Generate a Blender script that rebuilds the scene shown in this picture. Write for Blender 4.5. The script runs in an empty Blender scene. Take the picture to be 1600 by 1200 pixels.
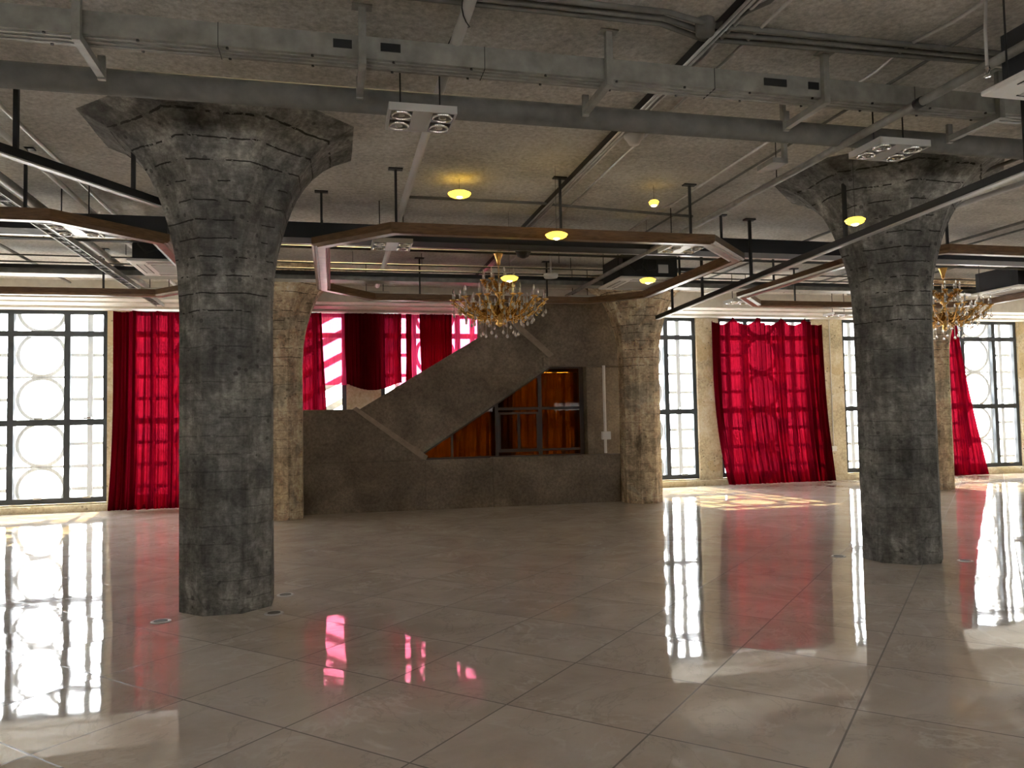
import bpy, bmesh, math, random
from mathutils import Vector, Matrix
random.seed(7)
PI = math.pi
C = bpy.context.scene.collection
sc = bpy.context.scene

# ------------------------------------------------------------------ camera
EYE = 1.5
cam_d = bpy.data.cameras.new('camera'); cam = bpy.data.objects.new('camera', cam_d); C.objects.link(cam)
R = Matrix(((0.97392373, 0.00811824, -0.22673037), (-0.22604223, -0.0508595, -0.97278889), (-0.01942873, 0.99867282, -0.04769821)))
cam.matrix_world = R.to_4x4()
cam.location = (0, 0, EYE)
cam_d.sensor_width = 36; cam_d.lens = 1205/1600*36; cam_d.clip_start = .05; cam_d.clip_end = 200
sc.camera = cam

# ------------------------------------------------------------------ world, sun, exposure
w = bpy.data.worlds.new('sky'); sc.world = w; w.use_nodes = True
bg = w.node_tree.nodes['Background']; bg.inputs[0].default_value = (1, .99, .975, 1); bg.inputs[1].default_value = 11
sd = bpy.data.lights.new('sun', 'SUN'); sun = bpy.data.objects.new('sun', sd); C.objects.link(sun)
sd.energy = 6.5; sd.angle = .012; sd.color = (1, .74, .32)
sun.rotation_euler = Vector((.13, -1.0, -.80)).to_track_quat('-Z', 'Y').to_euler()
sun.location = (5, 30, 20)
sc.view_settings.view_transform = 'Standard'; sc.view_settings.look = 'None'
sc.view_settings.gamma = 1; sc.view_settings.use_curve_mapping = False
sc.view_settings.exposure = 1.35
sc.cycles.use_denoising = True
sc.cycles.max_bounces = 10; sc.cycles.diffuse_bounces = 6; sc.cycles.glossy_bounces = 4; sc.cycles.transparent_max_bounces = 16
sc.cycles.sample_clamp_indirect = 6

# ------------------------------------------------------------------ materials
def new_mat(name):
    m = bpy.data.materials.new(name); m.use_nodes = True
    nt = m.node_tree; return m, nt, nt.nodes['Principled BSDF']
def rgb(c): return (c[0], c[1], c[2], 1)
def plain(name, col, rough=.5, metal=0, emit=None, es=0, noise=0.0):
    m, nt, b = new_mat(name)
    b.inputs['Base Color'].default_value = rgb(col); b.inputs['Roughness'].default_value = rough; b.inputs['Metallic'].default_value = metal
    if emit: b.inputs['Emission Color'].default_value = rgb(emit); b.inputs['Emission Strength'].default_value = es
    if noise:
        tc = nt.nodes.new('ShaderNodeTexCoord'); n = nt.nodes.new('ShaderNodeTexNoise'); n.inputs['Scale'].default_value = 9; n.inputs['Detail'].default_value = 6
        r = nt.nodes.new('ShaderNodeValToRGB'); r.color_ramp.elements[0].position = .3; r.color_ramp.elements[1].position = .7
        r.color_ramp.elements[0].color = rgb([x*(1-noise) for x in col]); r.color_ramp.elements[1].color = rgb([min(1, x*(1+noise)) for x in col])
        nt.links.new(tc.outputs['Object'], n.inputs['Vector']); nt.links.new(n.outputs['Fac'], r.inputs['Fac']); nt.links.new(r.outputs[0], b.inputs['Base Color'])
    return m
class N:
    def __init__(s, nt): s.nt = nt
    def n(s, t, **k):
        x = s.nt.nodes.new(t)
        for a, v in k.items():
            if a in x.inputs: x.inputs[a].default_value = v
            else: setattr(x, a, v)
        return x
    def l(s, a, b): s.nt.links.new(a, b)
    def ramp(s, fac, stops):
        r = s.n('ShaderNodeValToRGB'); e = r.color_ramp.elements
        while len(e) < len(stops): e.new(.5)
        for i, (p, c) in enumerate(stops):
            e[i].position = p; e[i].color = rgb(c) if hasattr(c, '__len__') else (c, c, c, 1)
        s.l(fac, r.inputs['Fac']); return r.outputs[0]
    def noise(s, vec, scale, detail=6, rough=.6, dist=0):
        x = s.n('ShaderNodeTexNoise'); x.inputs['Scale'].default_value = scale; x.inputs['Detail'].default_value = detail
        x.inputs['Roughness'].default_value = rough; x.inputs['Distortion'].default_value = dist; s.l(vec, x.inputs['Vector']); return x.outputs['Fac']
    def mix(s, fac, a, b, mode='MIX'):
        x = s.n('ShaderNodeMix'); x.data_type = 'RGBA'; x.blend_type = mode
        for sock, v in ((x.inputs[0], fac), (x.inputs[6], a), (x.inputs[7], b)):
            if hasattr(v, 'is_linked'): s.l(v, sock)
            elif hasattr(v, '__len__'): sock.default_value = rgb(v)
            else: sock.default_value = v
        return x.outputs[2]
    def math(s, op, a, b=None):
        x = s.n('ShaderNodeMath'); x.operation = op
        for i, v in enumerate((a, b)):
            if v is None: continue
            if hasattr(v, 'is_linked'): s.l(v, x.inputs[i])
            else: x.inputs[i].default_value = v
        return x.outputs[0]

def concrete(name, dark, mid, light, boards=0, rough=.9, bump=.5, pits=True, patch=None):
    m, nt, b = new_mat(name); k = N(nt)
    v = k.n('ShaderNodeTexCoord').outputs['Object']
    big = k.noise(v, 1.3, 8, .62, .4)
    col = k.ramp(big, [(.32, dark), (.5, mid), (.68, light)])
    fine = k.noise(v, 22, 8, .75)
    col = k.mix(.8, col, k.ramp(fine, [(.3, .25), (.7, .8)]), 'OVERLAY')
    h = k.math('MULTIPLY', fine, .4)
    if patch:
        pf = k.ramp(k.noise(v, 1.1, 5, .55, .8), [(.53, 0.0), (.55, 1.0)])
        col = k.mix(pf, col, k.mix(.5, patch, col)); h = k.math('ADD', h, k.math('MULTIPLY', pf, .25))
    if boards:
        sx = k.n('ShaderNodeSeparateXYZ'); k.l(v, sx.inputs[0])
        wob = k.math('MULTIPLY', k.noise(v, 2.5, 4), .06)
        z = k.math('ADD', sx.outputs[2], wob)
        fr = k.math('FRACT', k.math('DIVIDE', z, boards))
        line = k.math('LESS_THAN', fr, .075)
        gate = k.math('GREATER_THAN', k.noise(v, 3.1, 3), .47)
        line = k.math('MULTIPLY', line, gate); top = k.ramp(sx.outputs[2], [(.0, .25), (1, 1)]); line = k.math('MULTIPLY', line, k.math('MULTIPLY', k.math('GREATER_THAN', k.noise(v, 9, 4), .42), k.math('MULTIPLY_ADD', k.math('GREATER_THAN', sx.outputs[2], 2.3), .7))); nt.nodes[-1].inputs[2].default_value = .25
        col = k.mix(k.math('MULTIPLY', line, .8), col, [x*.3 for x in dark])
        st = k.n('ShaderNodeMapping'); st.inputs['Scale'].default_value = (14, 14, 70); k.l(v, st.inputs['Vector'])
        str_ = k.noise(st.outputs[0], 1, 5, .7)
        vs = k.n('ShaderNodeMapping'); vs.inputs['Scale'].default_value = (9, 9, .8); k.l(v, vs.inputs['Vector'])
        col = k.mix(.7, col, k.ramp(k.noise(vs.outputs[0], 1, 6, .65, .5), [(.3, .22), (.5, .48), (.7, .82)]), 'OVERLAY')
        blot = k.noise(v, 4.2, 7, .7, .6); col = k.mix(.75, col, k.ramp(blot, [(.36, .2), (.52, .5), (.66, .85)]), 'OVERLAY')
        col = k.mix(.4, col, k.ramp(str_, [(.35, .3), (.65, .7)]), 'OVERLAY')
        h = k.math('SUBTRACT', k.math('ADD', h, k.math('MULTIPLY', str_, .4)), line)
    if pits:
        vo = k.n('ShaderNodeTexVoronoi'); vo.inputs['Scale'].default_value = 9; k.l(v, vo.inputs['Vector'])
        p = k.math('MULTIPLY', k.math('LESS_THAN', vo.outputs['Distance'], .17), k.math('GREATER_THAN', k.noise(v, 1.7, 3), .5))
        col = k.mix(k.math('MULTIPLY', p, .6), col, [x*.35 for x in dark]); h = k.math('SUBTRACT', h, k.math('MULTIPLY', p, .6))
    k.l(col, b.inputs['Base Color']); b.inputs['Roughness'].default_value = rough
    bp = k.n('ShaderNodeBump'); bp.inputs['Strength'].default_value = bump; bp.inputs['Distance'].default_value = .025
    k.l(h, bp.inputs['Height']); k.l(bp.outputs[0], b.inputs['Normal'])
    return m

M = {}
M['col'] = concrete('column_concrete', (.085, .085, .08), (.20, .198, .187), (.36, .355, .33), boards=.145, bump=.9, patch=(.12, .12, .118))
M['colb'] = concrete('warm_lit_rear_concrete', (.34, .26, .17), (.56, .45, .31), (.74, .62, .46), boards=.145, bump=.9, patch=(.37, .33, .26))  # warm light on the rear columns is put into this lighter, browner tone
M['wallc'] = concrete('plaster_wall', (.46, .40, .27), (.68, .60, .43), (.82, .77, .63), bump=.6, patch=(.58, .45, .22))
M['stair'] = concrete('smooth_stair_concrete', (.125, .10, .075), (.19, .152, .115), (.27, .225, .17), bump=.15, pits=False)
M['coping'] = plain('worn_coping_plaster', (.30, .24, .18), .7, noise=.2)
M['ceil'] = concrete('ceiling_plaster', (.37, .355, .325), (.50, .485, .45), (.60, .58, .54), bump=.25, pits=False)
M['soffit'] = plain('white_soffit_paint', (.72, .70, .66), .6, noise=.08)
M['frame'] = plain('dark_window_steel', (.035, .045, .055), .45)
M['lattice'] = None
M['metal'] = plain('grey_painted_metal', (.28, .28, .26), .5, .15, noise=.25)
M['pipe'] = plain('grey_pipe_paint', (.17, .17, .16), .85, 0, noise=.2)
M['galv'] = plain('galvanised_steel', (.62, .62, .60), .28, .9, noise=.15)
M['white'] = plain('white_plastic', (.78, .78, .76), .35)
M['offw'] = plain('grey_white_enamel', (.55, .55, .54), .4)
M['black'] = plain('black_paint', (.015, .016, .018), .5)
M['navy'] = plain('dark_duct_foam', (.02, .022, .028), .7)
M['grille'] = plain('grey_mesh_grille', (.33, .31, .29), .7)
M['brass'] = plain('polished_brass', (.75, .48, .16), .2, 1)
M['chrome'] = plain('chrome_ring', (.7, .7, .7), .15, 1)
M['lens'] = plain('lamp_lens', (.45, .45, .43), .15, .8)
M['amber'] = plain('amber_reflection_glow', (.8, .5, .05), .3, 0, (1, .62, .06), 1.3)  # glow imitates lamp reflections in glass, no lamps in the room
M['bulb'] = plain('reflection_core_glow', (1, .9, .6), .3, 0, (1, .82, .4), 6)  # brighter core of the same reflections, not a real bulb
M['darkwood'] = plain('dark_timber', (.03, .018, .012), .45)
M['ground'] = plain('pale_paving', (.55, .54, .52), .9)

def wood():
    m, nt, b = new_mat('stained_moulding_wood'); k = N(nt)
    v = k.n('ShaderNodeTexCoord').outputs['Object']
    mp = k.n('ShaderNodeMapping'); mp.inputs['Scale'].default_value = (6, 6, 60); k.l(v, mp.inputs['Vector'])
    n = k.noise(mp.outputs[0], 1.5, 6, .6, .5)
    k.l(k.ramp(n, [(.3, (.085, .045, .022)), (.7, (.22, .125, .06))]), b.inputs['Base Color'])
    b.inputs['Roughness'].default_value = .32; return m
M['wood'] = wood()

def floor_mat():
    m, nt, b = new_mat('polished_marble_tile'); k = N(nt)
    v = k.n('ShaderNodeTexCoord').outputs['Object']
    rot = k.n('ShaderNodeMapping'); rot.inputs['Rotation'].default_value = (0, 0, -PI/4); k.l(v, rot.inputs['Vector'])
    sp = k.n('ShaderNodeSeparateXYZ'); k.l(rot.outputs[0], sp.inputs[0])
    def cell(o, off): return k.math('DIVIDE', k.math('SUBTRACT', o, off), .8)
    cu, cv = cell(sp.outputs[0], .3-8), cell(sp.outputs[1], .65-24)
    def edge(c):
        f = k.math('FRACT', c); return k.math('LESS_THAN', k.math('MINIMUM', f, k.math('SUBTRACT', 1.0, f)), .006)
    grout = k.math('MAXIMUM', edge(cu), edge(cv))
    cb = k.n('ShaderNodeCombineXYZ'); k.l(k.math('FLOOR', cu), cb.inputs[0]); k.l(k.math('FLOOR', cv), cb.inputs[1])
    wn = k.n('ShaderNodeTexWhiteNoise'); k.l(cb.outputs[0], wn.inputs['Vector'])
    # every tile takes its own cut of the vein pattern
    off = k.n('ShaderNodeVectorMath'); off.operation = 'MULTIPLY_ADD'; k.l(wn.outputs['Color'], off.inputs[0]); off.inputs[1].default_value = (9, 9, 9); k.l(v, off.inputs[2])
    vec = off.outputs[0]
    base = k.ramp(k.noise(vec, 1.6, 7, .6, .6), [(.3, (.60, .53, .465)), (.5, (.71, .64, .575)), (.7, (.80, .74, .68))])
    vn = k.noise(vec, .9, 5, .6, 1.2)
    vein = k.ramp(k.math('ABSOLUTE', k.math('SUBTRACT', vn, .5)), [(0, 1.0), (.022, 0.0)])
    vein = k.math('MULTIPLY', vein, k.ramp(k.noise(vec, 2.2, 4), [(.42, 0.0), (.6, 1.0)]))
    base = k.mix(k.math('MULTIPLY', vein, .7), base, (.86, .83, .78))
    dv = k.ramp(k.math('ABSOLUTE', k.math('SUBTRACT', k.noise(vec, 1.3, 6, .62, 1.6), .53)), [(0, 1.0), (.016, 0.0)])
    base = k.mix(k.math('MULTIPLY', dv, .22), base, (.25, .22, .19))
    base = k.mix(k.math('MULTIPLY', grout, .8), base, (.07, .06, .05))
    k.l(base, b.inputs['Base Color'])
    r = k.math('MULTIPLY_ADD', k.noise(v, 3, 6, .7), .05); nt.nodes[-1].inputs[2].default_value = .01
    r = k.math('MAXIMUM', r, k.math('MULTIPLY', grout, .5)); k.l(r, b.inputs['Coat Roughness']); b.inputs['Roughness'].default_value = .32
    b.inputs['Specular IOR Level'].default_value = 0; b.inputs['Coat Weight'].default_value = 1; b.inputs['Coat IOR'].default_value = 1.55
    # slight tilt of each tile and a faint ripple in the polish
    tilt = k.n('ShaderNodeVectorMath'); tilt.operation = 'MULTIPLY_ADD'; k.l(wn.outputs['Color'], tilt.inputs[0]); tilt.inputs[1].default_value = (.007, .007, 0); tilt.inputs[2].default_value = (-.0035, -.0035, 0)
    bp = k.n('ShaderNodeBump'); bp.inputs['Strength'].default_value = .05; bp.inputs['Distance'].default_value = .012
    hh = k.math('SUBTRACT', k.noise(v, 5, 2, .4), grout); k.l(hh, bp.inputs['Height'])
    ad = k.n('ShaderNodeVectorMath'); ad.operation = 'ADD'; k.l(bp.outputs[0], ad.inputs[0]); k.l(tilt.outputs[0], ad.inputs[1])
    nm = k.n('ShaderNodeVectorMath'); nm.operation = 'NORMALIZE'; k.l(ad.outputs[0], nm.inputs[0]); k.l(nm.outputs[0], b.inputs['Normal']); k.l(nm.outputs[0], b.inputs['Coat Normal'])
    return m
M['floor'] = floor_mat()

k_boost = 1.7
def cloth(name, front, through, share, clear=0.0, tint=None, weave=False):
    m, nt, b = new_mat(name); k = N(nt)
    v = k.n('ShaderNodeTexCoord').outputs['Object']
    mp = k.n('ShaderNodeMapping'); mp.inputs['Scale'].default_value = (60, 8, 1.5); k.l(v, mp.inputs['Vector'])
    n = k.noise(mp.outputs[0], 1, 4)
    c1 = k.ramp(n, [(.3, [x*.75 for x in front]), (.7, front)])
    c2 = k.ramp(n, [(.25, [x*.6 for x in through]), (.75, through)])
    d = k.n('ShaderNodeBsdfDiffuse'); k.l(c1, d.inputs[0])
    t = k.n('ShaderNodeBsdfTranslucent'); k.l(c2, t.inputs[0])
    mx = k.n('ShaderNodeMixShader'); mx.inputs[0].default_value = share; k.l(d.outputs[0], mx.inputs[1]); k.l(t.outputs[0], mx.inputs[2])
    out = mx.outputs[0]
    if clear:
        tr = k.n('ShaderNodeBsdfTransparent'); tr.inputs[0].default_value = rgb(tint)
        m2 = k.n('ShaderNodeMixShader'); m2.inputs[0].default_value = clear
        if weave:   # a loose weave lets light straight through only where one looks square at it
            lw = k.n('ShaderNodeLayerWeight'); lw.inputs[0].default_value = .5
            k.l(k.math('MULTIPLY', k.math('POWER', k.math('SUBTRACT', 1.0, lw.outputs['Facing']), 2.2), clear*k_boost), m2.inputs[0])
        k.l(out, m2.inputs[1]); k.l(tr.outputs[0], m2.inputs[2]); out = m2.outputs[0]
    k.l(out, nt.nodes['Material Output'].inputs['Surface']); return m
M['lattice'] = cloth('bloom_brightened_lattice', (.8, .8, .8), (.8, .8, .8), .09)  # translucency stands in for window bloom brightening the concrete lattice
M['velvet'] = cloth('red_curtain_cloth', (.07, .0012, .005), (.19, .0012, .009), .24, .013, (1, .02, .07), True)
M['velvetd'] = cloth('heavy_red_curtain_cloth', (.07, .001, .005), (.20, .0015, .010), .18, .006, (1, .03, .1), True)
M['sheer'] = cloth('sheer_pink_red_cloth', (.55, .03, .10), (.95, .05, .18), .15, .22, (1, .20, .34))
M['orange'] = cloth('orange_brown_curtain_cloth', (.12, .05, .01), (.30, .135, .012), .2)

def glass(name, tint, rough=.02, refl=.08):
    m, nt, b = new_mat(name); k = N(nt)
    tr = k.n('ShaderNodeBsdfTransparent'); tr.inputs[0].default_value = rgb(tint)
    g = k.n('ShaderNodeBsdfGlossy'); g.inputs['Roughness'].default_value = rough
    mx = k.n('ShaderNodeMixShader'); mx.inputs[0].default_value = refl
    k.l(tr.outputs[0], mx.inputs[1]); k.l(g.outputs[0], mx.inputs[2]); k.l(mx.outputs[0], nt.nodes['Material Output'].inputs['Surface'])
    return m
M['glass'] = glass('window_glass', (.96, .98, 1), refl=.05)
M['amberglass'] = glass('amber_tinted_glass', (.33, .20, .05), refl=.003)
def crystal():
    m, nt, b = new_mat('cut_crystal'); b.inputs['Base Color'].default_value = (.95, .93, .88, 1)
    b.inputs['Roughness'].default_value = .05; b.inputs['Transmission Weight'].default_value = .7; b.inputs['IOR'].default_value = 1.5; return m
M['crystal'] = crystal()

# ------------------------------------------------------------------ mesh helpers
def obj(name, bm, mat, parent=None, smooth=False):
    me = bpy.data.meshes.new(name); bmesh.ops.recalc_face_normals(bm, faces=bm.faces[:]); bm.to_mesh(me); bm.free()
    me.materials.append(M[mat] if isinstance(mat, str) else mat)
    if smooth:
        for p in me.polygons: p.use_smooth = True
    o = bpy.data.objects.new(name, me); C.objects.link(o)
    if parent: o.parent = parent
    return o
def tag(o, label, cat, group=None, kind=None):
    o['label'] = label; o['category'] = cat
    if group: o['group'] = group
    if kind: o['kind'] = kind
    return o
def thing(name, label, cat, loc=(0, 0, 0), group=None, kind=None, rz=0):
    o = bpy.data.objects.new(name, None); C.objects.link(o); o.location = loc; o.rotation_euler = (0, 0, rz)
    o.empty_display_size = .1
    return tag(o, label, cat, group, kind)
def struct(name, bm, mat, label=None, cat=None, parent=None):
    o = obj(name, bm, mat, parent); 
    if not parent: o['kind'] = 'structure'
    if label: o['label'] = label; o['category'] = cat
    return o
def B(): return bmesh.new()
def box(bm, x0, x1, y0, y1, z0, z1):
    v = [bm.verts.new(p) for p in ((x0, y0, z0), (x1, y0, z0), (x1, y1, z0), (x0, y1, z0), (x0, y0, z1), (x1, y0, z1), (x1, y1, z1), (x0, y1, z1))]
    for f in ((0, 3, 2, 1), (4, 5, 6, 7), (0, 1, 5, 4), (1, 2, 6, 5), (2, 3, 7, 6), (3, 0, 4, 7)): bm.faces.new([v[i] for i in f])
def bevbox(bm, x0, x1, y0, y1, z0, z1, r=.01):
    t = B(); box(t, x0, x1, y0, y1, z0, z1)
    bmesh.ops.bevel(t, geom=t.edges[:], offset=r, segments=2, affect='EDGES', profile=.5)
    me = bpy.data.meshes.new('t'); t.to_mesh(me); t.free(); bm.from_mesh(me); bpy.data.meshes.remove(me)
def prism(bm, pts, y0, y1):
    """polygon in x,z extruded along y"""
    a = [bm.verts.new((x, y0, z)) for x, z in pts]; b = [bm.verts.new((x, y1, z)) for x, z in pts]; n = len(pts)
    bm.faces.new(a); bm.faces.new(b[::-1])
    for i in range(n): bm.faces.new((a[i], b[i], b[(i+1) % n], a[(i+1) % n]))
def tube(bm, pts, r, seg=8, cap=True):
    pts = [Vector(p) for p in pts]; rings = []
    for i, p in enumerate(pts):
        d = (pts[min(i+1, len(pts)-1)]-pts[max(i-1, 0)]).normalized()
        up = Vector((0, 0, 1)) if abs(d.z) < .95 else Vector((1, 0, 0))
        a = d.cross(up).normalized(); b = d.cross(a)
        rr = r[i] if hasattr(r, '__len__') else r
        rings.append([bm.verts.new(p+(a*math.cos(2*PI*j/seg)+b*math.sin(2*PI*j/seg))*rr) for j in range(seg)])
    for A, Bb in zip(rings, rings[1:]):
        for j in range(seg): bm.faces.new((A[j], A[(j+1) % seg], Bb[(j+1) % seg], Bb[j]))
    if cap: bm.faces.new(rings[0]); bm.faces.new(rings[-1][::-1])
def lathe(bm, prof, cx=0, cy=0, seg=16, rot=0):
    rings = [[bm.verts.new((cx+r*math.cos(rot+2*PI*j/seg), cy+r*math.sin(rot+2*PI*j/seg), z)) for j in range(seg)] for r, z in prof]
    for A, Bb in zip(rings, rings[1:]):
        for j in range(seg): bm.faces.new((A[j], A[(j+1) % seg], Bb[(j+1) % seg], Bb[j]))
    bm.faces.new(rings[0]); bm.faces.new(rings[-1][::-1])
def ringband(bm, cx, cz, r0, r1, y0, y1, seg=40):
    V = []
    for j in range(seg):
        c, s = math.cos(2*PI*j/seg), math.sin(2*PI*j/seg)
        V.append([bm.verts.new((cx+r*c, y, cz+r*s)) for r, y in ((r0, y0), (r1, y0), (r1, y1), (r0, y1))])
    for j in range(seg):
        a, b = V[j], V[(j+1) % seg]
        for i in range(4): bm.faces.new((a[i], b[i], b[(i+1) % 4], a[(i+1) % 4]))
def ringarc(bm, cx, cz, r0, r1, y0, y1, seg=24):
    V = []
    for j in range(seg+1):
        t = PI+PI*j/seg; c, s_ = math.cos(t), math.sin(t)
        V.append([bm.verts.new((cx+q*c, y, cz+q*s_)) for q, y in ((r0, y0), (r1, y0), (r1, y1), (r0, y1))])
    for j in range(seg):
        a, b = V[j], V[j+1]
        for i in range(4): bm.faces.new((a[i], b[i], b[(i+1) % 4], a[(i+1) % 4]))
def dup(o, loc, label=None, rz=None):
    def cp(s, par):
        c = s.copy(); C.objects.link(c); c.parent = par
        for ch in s.children: cp(ch, c)
        return c
    c = cp(o, None); c.location = loc
    if label: c['label'] = label
    if rz is not None: c.rotation_euler = (0, 0, rz)
    return c

# ------------------------------------------------------------------ the room
X0, X1, YF, YB, H = -10.0, 21.5, -3.0, 15.65, 4.0
bm = B(); box(bm, X0-.3, X1+.3, YF-.3, YB+.5, -.15, 0); struct('floor', bm, 'floor', 'polished beige marble tile floor laid diagonally, mirroring the windows', 'floor')
bm = B(); box(bm, X0-.3, X1+.3, YF-.3, YB+.5, H, H+.2); struct('ceiling', bm, 'ceil', 'grey bare plaster ceiling slab above all the pipes and hanging frames', 'ceiling')
bm = B(); box(bm, X0-40, X1+40, YB+.5, YB+50, -.4, -.2); o = struct('ground', bm, 'ground', 'pale paving outside beyond the back windows', 'ground')
Z0, Z1 = .16, 3.70
WIN = [(-9.2, -6.9), (-6.40, -4.08), (-3.68, -1.38), (-.95, .27), (.95, 3.2), (3.55, 5.0), (5.5, 7.86), (8.4, 10.75), (11.55, 13.8), (14.25, 16.5), (17.0, 19.3)]
bm = B(); xs = [X0] + [v for p in WIN for v in p] + [X1]
for a, b in zip(xs[::2], xs[1::2]): box(bm, a, b, YB, YB+.35, 0, H)
for a, b in WIN:
    box(bm, a, b, YB, YB+.35, 0, Z0-.02); box(bm, a, b, YB, YB+.35, Z1+.01, H)
struct('wall_back', bm, 'wallc', 'beige peeling plaster rear wall with the row of tall windows', 'wall')
bm = B(); box(bm, X0-.3, X0, YF-.3, YB+.35, 0, H); struct('wall_left', bm, 'wallc')
bm = B(); box(bm, X1, X1+.3, YF-.3, YB+.35, 0, H); struct('wall_right', bm, 'wallc')
FW = [(-8.5, -6.0), (-3.6, -1.6), (.4, 2.4), (4.5, 6.5), (8.5, 10.5), (13, 15.5)]  # unseen openings behind the camera, added and sized as front fill light
bm = B(); xs = [X0] + [v for p in FW for v in p] + [X1]
for a, b in zip(xs[::2], xs[1::2]): box(bm, a, b, YF-.3, YF, 0, H)
FZ = (1.9, 2.2)
for a, b in FW: box(bm, a, b, YF-.3, YF, 0, FZ[0]); box(bm, a, b, YF-.3, YF, FZ[1], H)
struct('wall_front', bm, 'wallc')
bm = B(); box(bm, X0, X1, 14.15, YB, 3.74, H-.001)
for y0, y1, z in ((14.15, 14.28, 3.70), (14.75, 14.85, 3.715), (15.35, YB-.005, 3.70)): box(bm, X0, X1, y0, y1, z, 3.741)
struct('trim_1', bm, 'soffit', 'white dropped soffit running above the rear windows', 'soffit')
bm = B(); box(bm, X0, -.5, YB-.12, YB-.002, 0, .12); box(bm, 5.42, X1, YB-.12, YB-.002, 0, .12)
struct('baseboard_back', bm, 'wallc', 'low stone kerb along the foot of the rear wall', 'baseboard')

# window patterns: g = narrow grid column, c = circle column
CZ = [.40+.83*k for k in range(5)]
def window(i, a, b, pat, label):
    wd = {'g': .68, 'c': .92, 'o': .68}; tot = sum(wd[p] for p in pat); s = (b-a)/tot
    ed = [a]
    for p in pat: ed.append(ed[-1]+wd[p]*s)
    bm = B(); y0, y1 = YB+.06, YB+.14; t = .052
    for e in ed:
        w_ = .085 if e in (ed[0], ed[-1]) else t
        box(bm, max(a, e-w_), min(b, e+w_), y0, y1, Z0, Z1)
    for z, hh in ((Z0+.04, .05), (1.63, .055), (3.27, .05), (Z1-.03, .035)): box(bm, a, b, y0-.004, y1+.004, z-hh, z+hh)
    o = obj('window_%d' % i, bm, 'frame'); o['kind'] = 'structure'; o['label'] = label; o['category'] = 'window'
    bm = B(); box(bm, a+.01, b-.01, YB+.098, YB+.102, Z0+.01, Z1-.01); obj('pane', bm, 'glass', o)
    for e0, e1 in zip(ed, ed[1:]):
        for z in (1.69, .235):
            hb = B(); box(hb, (e0+e1)/2-.07, (e0+e1)/2+.07, y0-.03, y0, z, z+.03); obj('handle', hb, 'chrome', o)
    # concrete lattice outside
    bm = B(); ly0, ly1 = YB+.20, YB+.29
    for (e0, e1), p in zip(zip(ed, ed[1:]), pat):
        cx = (e0+e1)/2
        box(bm, max(a+.001, e0-.03), e0+.03, ly0, ly1, Z0, Z1)
        if p == 'c':
            for z in CZ[:4]:
                ringband(bm, cx, z, .362, .425, ly0, ly1, 48); box(bm, e0+.03, e1-.03, ly0+.02, ly1-.02, z+.415-.022, z+.415+.022)
            ringarc(bm, cx, CZ[4], .362, .425, ly0, ly1)
        elif p == 'g':
            box(bm, cx-.048, cx+.048, ly0+.01, ly1-.01, Z0, Z1)
            for k in range(1, 9):
                z = CZ[0]-.415+.415*k; 
                if z > Z0: box(bm, e0+.03, e1-.03, ly0+.03, ly1-.03, z-.032, z+.032)
    box(bm, ed[-1]-.03, b-.001, ly0, ly1, Z0, Z1)
    ls = obj('lattice_screen', bm, 'lattice', o); ls['label'] = 'pale openwork lattice'
pats = {0: 'gcg', 1: 'gcg', 2: 'gcg', 3: 'oo', 4: 'gcg', 5: 'gg', 6: 'gcg', 7: 'gcg', 8: 'gcg', 9: 'gcg', 10: 'gcg'}
labs = ['dark steel window beyond the left edge of the picture', 'dark steel window of circles and squares at the far left, uncurtained', 'dark steel window behind the red curtain beside the left front column',
        'narrow steel window behind the stair landing on the left', 'steel window behind the short red curtain over the stair', 'steel window behind the orange glazed room under the stair',
        'dark steel window between the right arch column and the full red curtain', 'dark steel window hidden behind the full-length wide red curtain', 'dark steel window half hidden by the right front column',
        'dark steel window at the far right, uncurtained with circles', 'dark steel window beyond the right edge of the picture']
for i, (a, b) in enumerate(WIN): window(i+1, a, b, pats[i], labs[i])
bm = B()
for a, b in FW:
    for x in (a, (a+b)/2-.03, b-.06): box(bm, x, x+.06, YF-.18, YF-.1, *FZ)
o = obj('window_20', bm, 'frame'); o['kind'] = 'structure'

# ------------------------------------------------------------------ columns
PROF = [(0, .36), (2.45, .36), (2.8, .375), (3.0, .405), (3.15, .44), (3.3, .48), (3.42, .52), (3.54, .57), (3.65, .63), (3.75, .705), (3.85, .80), (3.92, .90), (3.999, 1.06)]
def octring(bm, r, z, n=3, jit=0):
    t = r*math.tan(PI/8); P = [(r, -t), (r, t), (t, r), (-t, r), (-r, t), (-r, -t), (-t, -r), (t, -r)]
    out = []
    for i in range(8):
        a, b = P[i], P[(i+1) % 8]
        for j in range(n): 
            f = j/n; k = 0 if not jit else random.uniform(-jit, jit)
            x, y = a[0]+(b[0]-a[0])*f, a[1]+(b[1]-a[1])*f; s = 1+k
            out.append(bm.verts.new((x*s, y*s, z)))
    return out
def column(x, y, mat, label, s=1.0):
    t = thing('concrete_column', label, 'column', (x, y, 0), 'octagonal concrete columns with flared heads', 'thing')
    def part(name, prof):
        bm = B(); R_ = [octring(bm, r*s if r < .8 else r, z, 3, .004) for z, r in prof]
        n = len(R_[0])
        for A, Q in zip(R_, R_[1:]):
            for j in range(n): bm.faces.new((A[j], A[(j+1) % n], Q[(j+1) % n], Q[j]))
        bm.faces.new(R_[0]); bm.faces.new(R_[-1])
        obj(name, bm, mat, t)
    part('shaft', [(k*.223, .36) for k in range(12)])
    part('capital', [(2.453, .36)] + PROF[2:])
    return t
column(-.87, 6.95, 'col', 'grey board-marked concrete column, nearest and leftmost of the flared columns')
column(5.74, 6.95, 'col', 'dark patched concrete column with pits, right of the wide red curtain')
column(-.84, 13.1, 'colb', 'rear concrete column forming the left side of the stair arch')
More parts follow.
